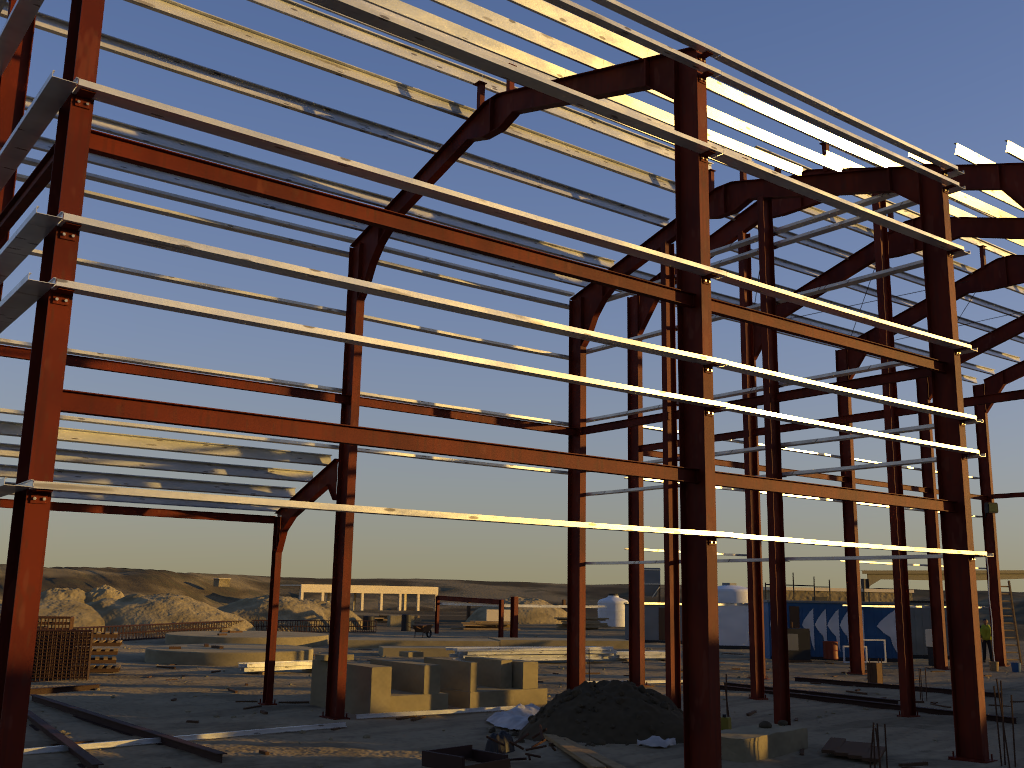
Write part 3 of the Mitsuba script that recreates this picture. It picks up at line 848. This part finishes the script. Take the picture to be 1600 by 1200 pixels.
for a in (-0.52, 0.52):
    for b in (-0.46, 0.46):
        part(k, 'leg', hx(box(a - 0.035, a + 0.035, b - 0.035, b + 0.035, -0.1, 3.0)), BROWN)
part(k, 'brace', hx(tube((0.52, -0.48, 2.9), (0.1, -0.48, 2.3), 0.03)), CREAM)


def cabin(name, p0, p1, depth, h, mat, lab, cat, door=None, win=None, nrib=0):
    """A box cabin whose front runs p0 -> p1 (camera side), with roof rim, door, ribs."""
    p0, p1 = np.array(p0), np.array(p1)
    d = p1 - p0
    L_ = np.linalg.norm(d)
    a = math.atan2(d[1], d[0])
    tr = lambda m: rotz(m, a, (p0[0], p0[1], 0))
    k_ = thing(name, lab, cat)
    part(k_, 'wall', tr(box(0, L_, 0, depth, -0.1, h)), mat)
    part(k_, 'roof', tr(box(-0.06, L_ + 0.06, -0.06, depth + 0.06, h, h + 0.08)), GREY if mat != GREY else BLACK)
    part(k_, 'skid', tr(box(0.05, L_ - 0.05, -0.012, 0.1, -0.1, 0.14)), BLACK)
    if door:
        part(k_, 'door', tr(box(door, door + 0.75, -0.03, 0.0, 0.16, min(h - 0.12, 1.95))), BROWN)
    if win:
        part(k_, 'window', tr(box(win, win + 0.6, -0.03, 0.0, 0.9, 1.5)), BLACK)
    n_ = int(L_ / 0.3) if nrib else 0
    for i_ in range(n_):
        x_ = (i_ + 0.5) * L_ / n_
        if door and door - 0.1 < x_ < door + 0.85:
            continue
        part(k_, 'rib', tr(box(x_ - 0.05, x_ + 0.05, -0.022, 0.0, 0.16, h - 0.1)), mat)
    return k_, tr, L_


cabin('site_cabin', (28.3, 31.4), (31.3, 28.4), 2.4, 1.92, GREY, 'low grey site cabin with a dark door below the hopper', 'cabin', door=1.75)
cabin('site_cabin', (28.37, 25.52), (29.7, 23.98), 1.8, 2.04, WHITE, 'plain white site cabin in front of the large storage tank', 'cabin')
kb, trb, Lb = cabin('shipping_container', (23.88, 18.46), (27.85, 15.0), 2.4, 2.22, BLUE, 'blue shipping container with a row of white pointed shapes', 'container', nrib=1)
for x0, w in ((0.04, 0.22), (1.29, 0.46), (1.79, 0.46), (2.28, 0.46), (2.77, 0.40), (3.28, 0.42), (4.2, 0.74)):
    poly = [(x0 + w, 2.0), (x0 + 0.7 * w, 1.86), (x0 + 0.2 * w, 1.55), (x0, 1.36), (x0 + 0.36 * w, 1.1), (x0 + 0.68 * w, 0.95), (x0 + 0.8 * w, 0.62), (x0 + w, 0.35)]
    m = trimesh.creation.extrude_polygon(sg.Polygon(poly), 0.012, engine='earcut')
    v = m.vertices.copy()
    m.vertices = np.stack([v[:, 0], -0.024 - v[:, 2], v[:, 1]], 1)
    m.fix_normals()
    part(kb, 'white_mark', trb(m), WHITE)
part(kb, 'door', trb(box(0.82, 1.2, -0.05, -0.005, 1.0, 2.08)), BROWN)
cabin('storage_container', (30.65, 16.7), (32.5, 14.7), 2.0, 2.3, GREY, 'dark grey container behind the farther columns at the right', 'container', nrib=1)
k = thing('low_building', 'low mud-coloured building behind the blue container', 'building')
part(k, 'wall', rotz(box(0, 8.2, 0, 3.5, -0.2, 2.82), -0.4, (37.5, 28.4, 0)), SAND)
part(k, 'parapet', rotz(box(-0.1, 8.3, -0.06, 3.6, 2.82, 3.0), -0.4, (37.5, 28.4, 0)), CREAM)
part(k, 'window', rotz(box(1.9, 2.7, -0.04, 0.0, 1.9, 2.5), -0.4, (37.5, 28.4, 0)), BLACK)
k = thing('scaffold', 'thin scaffold poles with one rail above the blue container', 'scaffold')
sp_ = [(36.3, 26.75, 3.75), (36.95, 25.9, 3.55), (37.45, 25.3, 3.4), (35.4, 27.9, 3.2)]
for (x, y, h) in sp_:
    part(k, 'pole', tube((x, y, -0.1), (x, y, h), 0.035), BLACK)
for za, zb in ((3.1, 3.06), (2.2, 2.2)):
    part(k, 'rail', tube((35.4, 27.9, za), (36.95, 25.9, zb), 0.035), BLACK)
    part(k, 'rail', tube((36.95, 25.9, zb - 0.05), (37.45, 25.3, zb - 0.05), 0.03), BLACK)

# portal frame far right
k = thing('steel_portal', 'lone grey steel portal with a haunched beam above the container at the right', 'frame')
pa, pb = np.array([42.3, 26.4]), np.array([60.5, 23.9])
dv = (pb - pa) / np.linalg.norm(pb - pa)
for t_ in (0.0, 1.0):
    c_ = pa + (pb - pa) * t_
    part(k, 'column', sweep(prof_i(0.22, 0.42), (*c_, -0.1), (*c_, 3.55), (*dv, 0)), GREYS)
ang = math.atan2(dv[1], dv[0])
L_ = np.linalg.norm(pb - pa)
poly = [(0.2, 4.0), (L_ - 0.2, 4.5), (L_ - 0.2, 3.5), (L_ - 1.2, 4.0), (8.5, 3.62), (1.3, 3.55), (0.45, 3.2), (0.2, 3.0)]
m = trimesh.creation.extrude_polygon(sg.Polygon([(a, b) for a, b in poly]), 0.02, engine='earcut')
v = m.vertices.copy()
m.vertices = np.stack([v[:, 0], v[:, 2] - 0.01, v[:, 1]], 1)
m.fix_normals()
top_ = sweep([(-0.11, 0), (0.11, 0), (0.11, 0.02), (-0.11, 0.02)], (-0.2, 0, 4.0), (L_ + 0.2, 0, 4.51), (0, 0, 1))
part(k, 'rafter', rotz(cat_([m, top_]), ang, (*pa, 0)), GREYS)
part(k, 'purlin', rotz(sweep(prof_z(0.2), (-0.3, -0.1, 3.82), (L_, -0.1, 4.3), (0, 0, 1)), ang, (*pa, 0)), GREYS)

# small things by the far columns
k = thing('ladder', 'timber ladder leaning on the last far column at the right edge', 'ladder')
la, lb_ = np.array([30.6, 12.45, 0.0]), np.array([29.95, 12.2, 3.2])
off = np.array([0.6, -0.3, 0])
part(k, 'rail', tube(la, lb_, 0.05), WOOD)
part(k, 'rail', tube(la + off, lb_ + off * 0.75, 0.05), WOOD)
for i in range(11):
    t_ = (i + 0.7) / 11.5
    part(k, 'rung', tube(la + (lb_ - la) * t_, la + off + (lb_ + off * 0.75 - la - off) * t_, 0.03), WOOD)
k = thing('floodlight', 'small dark floodlight clamped high on the last far column', 'lamp')
part(k, 'housing', rotz(cbox(0.42, 0.24, 0.40, 0.05), -0.5, (29.25, 11.85, 5.75)), BLACK)
part(k, 'glass', rotz(box(-0.17, 0.17, -0.135, -0.121, 0.05, 0.35), -0.5, (29.25, 11.85, 5.75)), LENS)
part(k, 'arm', tube((29.55, 12.2, 5.95), (29.6, 12.3, 5.6), 0.03), BLACK)
solo('hanging_hose', cat_([tube((29.2 + 0.04 * math.sin(i - 1), 12.15, 4.3 - i * 0.3), (29.2 + 0.04 * math.sin(i), 12.15, 4.0 - i * 0.3), 0.022) for i in range(14)]), WHITE, 'thin pale hose hanging beside the last far column', 'hose')
k = thing('window_frame', 'larger empty pale window frame leaning on the blue container', 'frame')


def wframe(k_, x, y, w, h, rot, t=0.05):
    tr = lambda m: rotz(m, rot, (x, y, 0.05))
    part(k_, 'jamb', tr(box(-w / 2, -w / 2 + t, -0.03, 0.03, 0, h)), WHITE)
    part(k_, 'jamb', tr(box(w / 2 - t, w / 2, -0.03, 0.03, 0, h)), WHITE)
    part(k_, 'head', tr(box(-w / 2 + t, w / 2 - t, -0.028, 0.028, h - t, h)), WHITE)
    part(k_, 'sill', tr(box(-w / 2 + t, w / 2 - t, -0.028, 0.028, 0, t)), WHITE)


wframe(k, 25.5, 14.95, 1.15, 0.86, -0.5)
k = thing('window_frame', 'smaller empty pale window frame in front, beside a dark column', 'frame')
wframe(k, 24.75, 15.15, 0.95, 0.62, -0.5)
k = thing('drum', 'rust-red drum standing before the blue container', 'drum')
m = trimesh.creation.revolve([(0, 0), (0.27, 0), (0.285, 0.03), (0.275, 0.06), (0.275, 0.3), (0.29, 0.32), (0.275, 0.34), (0.275, 0.6), (0.285, 0.64), (0.25, 0.65), (0.25, 0.62), (0, 0.62)], sections=28)
m.apply_translation((24.5, 16.05, gz(24.5, 16.05) + 0.1))
part(k, 'shell', m, ORANGE, 35)
part(k, 'bung', tube((24.6, 16.0, gz(24.5, 16.05) + 0.7), (24.6, 16.0, gz(24.5, 16.05) + 0.76), 0.04, 8), BLACK)
k = thing('generator', 'dark boxed generator standing left of the rust-red drum', 'generator')
part(k, 'housing', rotz(cbox(1.15, 0.7, 1.15, 0.05), -0.55, (23.1, 16.75, 0.12)), BLACK)
part(k, 'skid', rotz(box(-0.6, 0.6, -0.36, 0.36, -0.05, 0.12), -0.55, (23.1, 16.75, 0)), BROWN)
part(k, 'exhaust', tube((23.3, 16.9, 1.27), (23.3, 16.9, 1.5), 0.05, 8), RUST)
part(k, 'grille', rotz(box(-0.4, 0.1, -0.365, -0.35, 0.35, 0.95), -0.55, (23.1, 16.75, 0.12)), GREY)
k = thing('storage_cupboard', 'pale yellow cabinet between two dark far columns', 'cabinet')
part(k, 'body', rotz(cbox(0.5, 0.4, 0.62, 0.02), -0.4, (26.55, 12.95, 0.72)), CREAM)
part(k, 'stand', rotz(box(-0.22, 0.22, -0.16, 0.16, -0.05, 0.72), -0.4, (26.55, 12.95, 0)), BLACK)
solo('canvas_sack', rotz(trimesh.creation.cone(0.24, 1.0, sections=14), 0, (27.7, 12.6, 0.25)), CREAM, 'pale pointed canvas bundle behind the third column', 'sack', smooth=35)
solo('timber_offcut', rotz(cbox(0.9, 0.14, 0.12, 0.01), 0.5, (26.9, 12.25, 0.25)), GALV, 'short bright metal piece lying left of the pale canvas bundle', 'metal scrap')
k = thing('paint_bucket', 'small ochre bucket on the floor near the ladder', 'bucket')
m = trimesh.creation.revolve([(0, 0), (0.13, 0), (0.17, 0.32), (0.155, 0.32), (0.12, 0.03), (0, 0.03)], sections=20)
m.apply_translation((26.71, 10.85, gz(26.71, 10.85)))
part(k, 'pail', m, WOOD, 35)
k = thing('paint_bucket', 'small blue bucket on the floor right of the ochre one', 'bucket')
m = m.copy()
m.apply_translation((0.15, -0.71, gz(26.86, 10.14) - gz(26.71, 10.85)))
part(k, 'pail', m, BLUE, 35)

# worker by the last far column
def limbs(chains, fine, grow=0.0, it=12):
    import manifold3d as m3
    tot = None
    for ch in chains:
        for (p0, r0), (p1, r1) in zip(ch[:-1], ch[1:]):
            pts = []
            for p_, r_ in ((p0, r0), (p1, r1)):
                sp = trimesh.creation.icosphere(2, r_ + grow).vertices + np.array(p_)
                pts.append(sp)
            h_ = m3.Manifold.hull_points(np.vstack(pts))
            tot = h_ if tot is None else tot + h_
    tot = tot.refine_to_length(fine)
    mm = tot.to_mesh()
    t_ = trimesh.Trimesh(mm.vert_properties[:, :3], mm.tri_verts)
    return trimesh.smoothing.filter_taubin(t_, iterations=it)


SKIN = prin('skin', (0.22, 0.12, 0.075), 0.6, 0.0, 0.3)
CLOTH = prin('dark_cloth', (0.022, 0.022, 0.026), 0.9, 0.0, 0.1)
VEST = prin('hivis_cloth', (0.27, 0.32, 0.03), 0.8, 0.0, 0.2)
hip, chest, neck = (0, 0.02, 0.92), (0, -0.02, 1.28), (0, -0.03, 1.43)
legs_ = [[((-0.09, 0.02, 0.9), 0.092), ((-0.11, -0.02, 0.49), 0.062), ((-0.12, 0.05, 0.09), 0.043)], [((0.09, 0.02, 0.9), 0.092), ((0.12, -0.06, 0.49), 0.062), ((0.14, 0.0, 0.09), 0.043)]]
trunk = [[((-0.08, 0.02, 0.93), 0.10), ((-0.10, -0.02, 1.27), 0.105), ((-0.06, -0.02, 1.38), 0.07)], [((0.08, 0.02, 0.93), 0.10), ((0.10, -0.02, 1.27), 0.105), ((0.06, -0.02, 1.38), 0.07)], [((-0.1, -0.02, 1.27), 0.105), ((0.1, -0.02, 1.27), 0.105)], [((-0.08, 0.02, 0.95), 0.1), ((0.08, 0.02, 0.95), 0.1)]]
arms_ = [[((-0.19, -0.02, 1.35), 0.056), ((-0.27, 0.02, 1.09), 0.042), ((-0.22, -0.18, 0.92), 0.031)], [((0.19, -0.02, 1.35), 0.056), ((0.28, -0.03, 1.09), 0.042), ((0.24, -0.25, 1.0), 0.031)]]
feet_ = [[((-0.12, 0.06, 0.045), 0.045), ((-0.15, -0.13, 0.035), 0.036)], [((0.14, 0.02, 0.045), 0.045), ((0.18, -0.17, 0.035), 0.036)]]
head_ = [[((0, -0.03, 1.40), 0.055), ((0, -0.04, 1.50), 0.052)], [((0, -0.045, 1.53), 0.068), ((0, -0.035, 1.585), 0.088)], [((0, -0.12, 1.545), 0.016), ((0, -0.145, 1.535), 0.014)], [((-0.085, -0.03, 1.55), 0.018), ((-0.088, -0.02, 1.57), 0.018)], [((0.085, -0.03, 1.55), 0.018), ((0.088, -0.02, 1.57), 0.018)]]
hands_ = []
for sx, (wx, wy, wz) in ((-1, (-0.22, -0.18, 0.92)), (1, (0.24, -0.25, 1.0))):
    pc = np.array([wx, wy - 0.05, wz - 0.05])
    hands_.append([((wx, wy, wz), 0.028), (tuple(pc), 0.032)])
    for f_ in range(4):
        o_ = np.array([(f_ - 1.5) * 0.019, 0, 0])
        a_, b_ = pc + o_ + np.array([0, -0.02, -0.03]), pc + o_ + np.array([0, -0.035, -0.065 + 0.006 * abs(f_ - 1)])
        hands_.append([(tuple(a_), 0.010), (tuple(b_), 0.0085), (tuple(b_ + np.array([0, 0.012, -0.022])), 0.0075)])
    hands_.append([(tuple(pc + np.array([-sx * 0.028, 0.0, 0.0])), 0.011), (tuple(pc + np.array([-sx * 0.05, -0.03, -0.025])), 0.009)])
wp = lambda m: rotz(m, -0.9, (30.95, 13.35, gz(30.95, 13.35)))
k = thing('person', 'person in dark clothes and a yellow-green vest standing left of the last far column', 'person')
part(k, 'body', wp(limbs(legs_ + trunk + arms_ + head_ + hands_, 0.018, 0.0, 8)), SKIN, True)
part(k, 'trousers', wp(limbs(legs_, 0.03, 0.014, 8)), CLOTH, True)
part(k, 'shirt', wp(limbs(trunk + [a_[:2] + [(tuple(np.array(a_[2][0]) * 0.85 + np.array(a_[1][0]) * 0.15), 0.034)] for a_ in arms_], 0.03, 0.012, 8)), CLOTH, True)
part(k, 'vest', wp(limbs(trunk, 0.03, 0.026, 8)), VEST, True)
part(k, 'shoe', wp(limbs(feet_[:1], 0.02, 0.012, 6)), BLACK, True)
part(k, 'shoe', wp(limbs(feet_[1:], 0.02, 0.012, 6)), BLACK, True)
part(k, 'hair', wp(limbs([[((0, -0.01, 1.575), 0.088), ((0, -0.025, 1.61), 0.086)]], 0.02, 0.004, 4)), BLACK, True)

# stores in the middle distance
for i, (x, y, h, r_, lab) in enumerate(((23.2, 49.3, 0.85, 0.36, 'dark steel drum behind the first far column, left of two'), (24.0, 46.1, 1.0, 0.3, 'dark steel drum left of the small red frame, right of two'))):
    m = trimesh.creation.revolve([(0, 0), (r_, 0), (r_ + 0.012, 0.03), (r_, 0.06), (r_, h * 0.48), (r_ + 0.015, h * 0.5), (r_, h * 0.52), (r_, h - 0.03), (r_ - 0.03, h), (0, h - 0.02)], sections=24)
    m.apply_translation((x, y, gz(x, y)))
    solo('steel_drum', m, BLACK, lab, 'drum', smooth=35)
k = thing('wheelbarrow', 'dark wheelbarrow left of the small red frame', 'wheelbarrow')
part(k, 'tray', rotz(trimesh.convex.convex_hull(np.array([(-0.5, -0.35, 0.65), (0.5, -0.35, 0.7), (0.5, 0.35, 0.7), (-0.5, 0.35, 0.65), (-0.3, -0.22, 0.3), (0.25, -0.22, 0.3), (0.25, 0.22, 0.3), (-0.3, 0.22, 0.3)])), 0.4, (20.3, 38.4, 0)), BROWN)
wm = trimesh.creation.torus(0.19, 0.05, major_sections=20, minor_sections=8)
wm.apply_transform(trimesh.transformations.rotation_matrix(math.pi / 2, (1, 0, 0)))
part(k, 'wheel', rotz(wm, 0.4, (20.85, 38.63, 0.23)), BLACK, 40)
for b in (-0.25, 0.25):
    part(k, 'handle', rotz(tube((0.55, b * 0.5, 0.22), (-0.95, b, 0.6), 0.025), 0.4, (20.3, 38.4, 0)), RUST)
    part(k, 'leg', rotz(tube((-0.35, b, 0.0), (-0.3, b, 0.45), 0.022), 0.4, (20.3, 38.4, 0)), RUST)
r2 = np.random.default_rng(21)
tl = ['pile of yellowish timber boards behind the small red frame', 'pile of timber boards right of the small red frame', 'flat pile of boards before the white shed']
for i, (x, y, n_) in enumerate(((31.0, 47.0, 10), (38.5, 46.5, 14), (33.0, 62.0, 10))):
    k = thing('timber_pile', tl[i], 'timber')
    for j in range(n_):
        a = -0.4 + r2.normal(0, 0.12)
        part(k, 'board', rotz(cbox(r2.uniform(2.4, 3.8), 0.28, 0.1, 0.01), a, (x + r2.normal(0, 0.35), y + r2.normal(0, 0.5), gz(x, y) + 0.05 + 0.11 * (j // 2))), WOOD)
solo('panel_board', rotz(cbox(1.9, 0.12, 1.3, 0.02), -0.35, (36.5, 53.5, gz(36.5, 53.5) - 0.1)), CREAM, 'pale tilted board among the timber behind the small red frame', 'panel')
solo('concrete_block', rotz(cbox(1.7, 1.0, 0.8, 0.03), -0.3, (29.0, 55.0, gz(29, 55) - 0.05)), CONC, 'pale concrete block left of the small red frame, below the shed', 'block')
k = thing('small_hut', 'small pale hut high on the bank above the steep sand heap', 'hut')
part(k, 'wall', box(39.7, 41.1, 116.2, 118.0, 2.6, 3.55), SAND)
part(k, 'roof', box(39.6, 41.2, 116.1, 118.1, 3.55, 3.62), CREAM)
for i in range(6):
    x, y = 42.5 + i * 3.2, 66.0 - i * 2.6
    k = thing('marker_post', ['leftmost', 'second', 'third', 'fourth', 'fifth', 'rightmost'][i] + ' of the short dark posts in a row left of the white tank', 'post', 'short dark posts standing in a row')
    part(k, 'shaft', box(x - 0.12, x + 0.12, y - 0.12, y + 0.12, -0.3, 1.95), BROWN)
r3 = np.random.default_rng(33)
ms = []
for i in range(900):
    x, y = r3.uniform(-6, 34), r3.uniform(-1, 40)
    s = abs(r3.normal(0, 0.035)) + 0.015
    m = trimesh.creation.icosphere(0, s)
    m.vertices *= r3.uniform(0.5, 1.2, 3) * np.array([1, 1, 0.7])
    ms.append(((x, y, s), m))
zz = ground_z(np.array([a[0][0] for a in ms]), np.array([a[0][1] for a in ms]))
ms = [m.apply_translation((a[0], a[1], z_ + a[2] * 0.15)) or m for (a, m), z_ in zip(ms, zz)]
solo('loose_stones', cat_(ms), CONC, 'small loose stones scattered over the dusty ground', 'stones', kind='stuff')

ofc = []
for i in range(160):
    x, y = r3.uniform(-5, 26), r3.uniform(-1, 30)
    L_ = r3.uniform(0.15, 0.7)
    ofc.append(rotz(box(-L_ / 2, L_ / 2, -0.03, 0.03, -0.01, r3.uniform(0.015, 0.05)), r3.uniform(0, 3.14), (x, y, gz(x, y))))
solo('scattered_offcuts', cat_(ofc), BROWN, 'small timber and steel offcuts scattered over the ground', 'offcuts', kind='stuff')
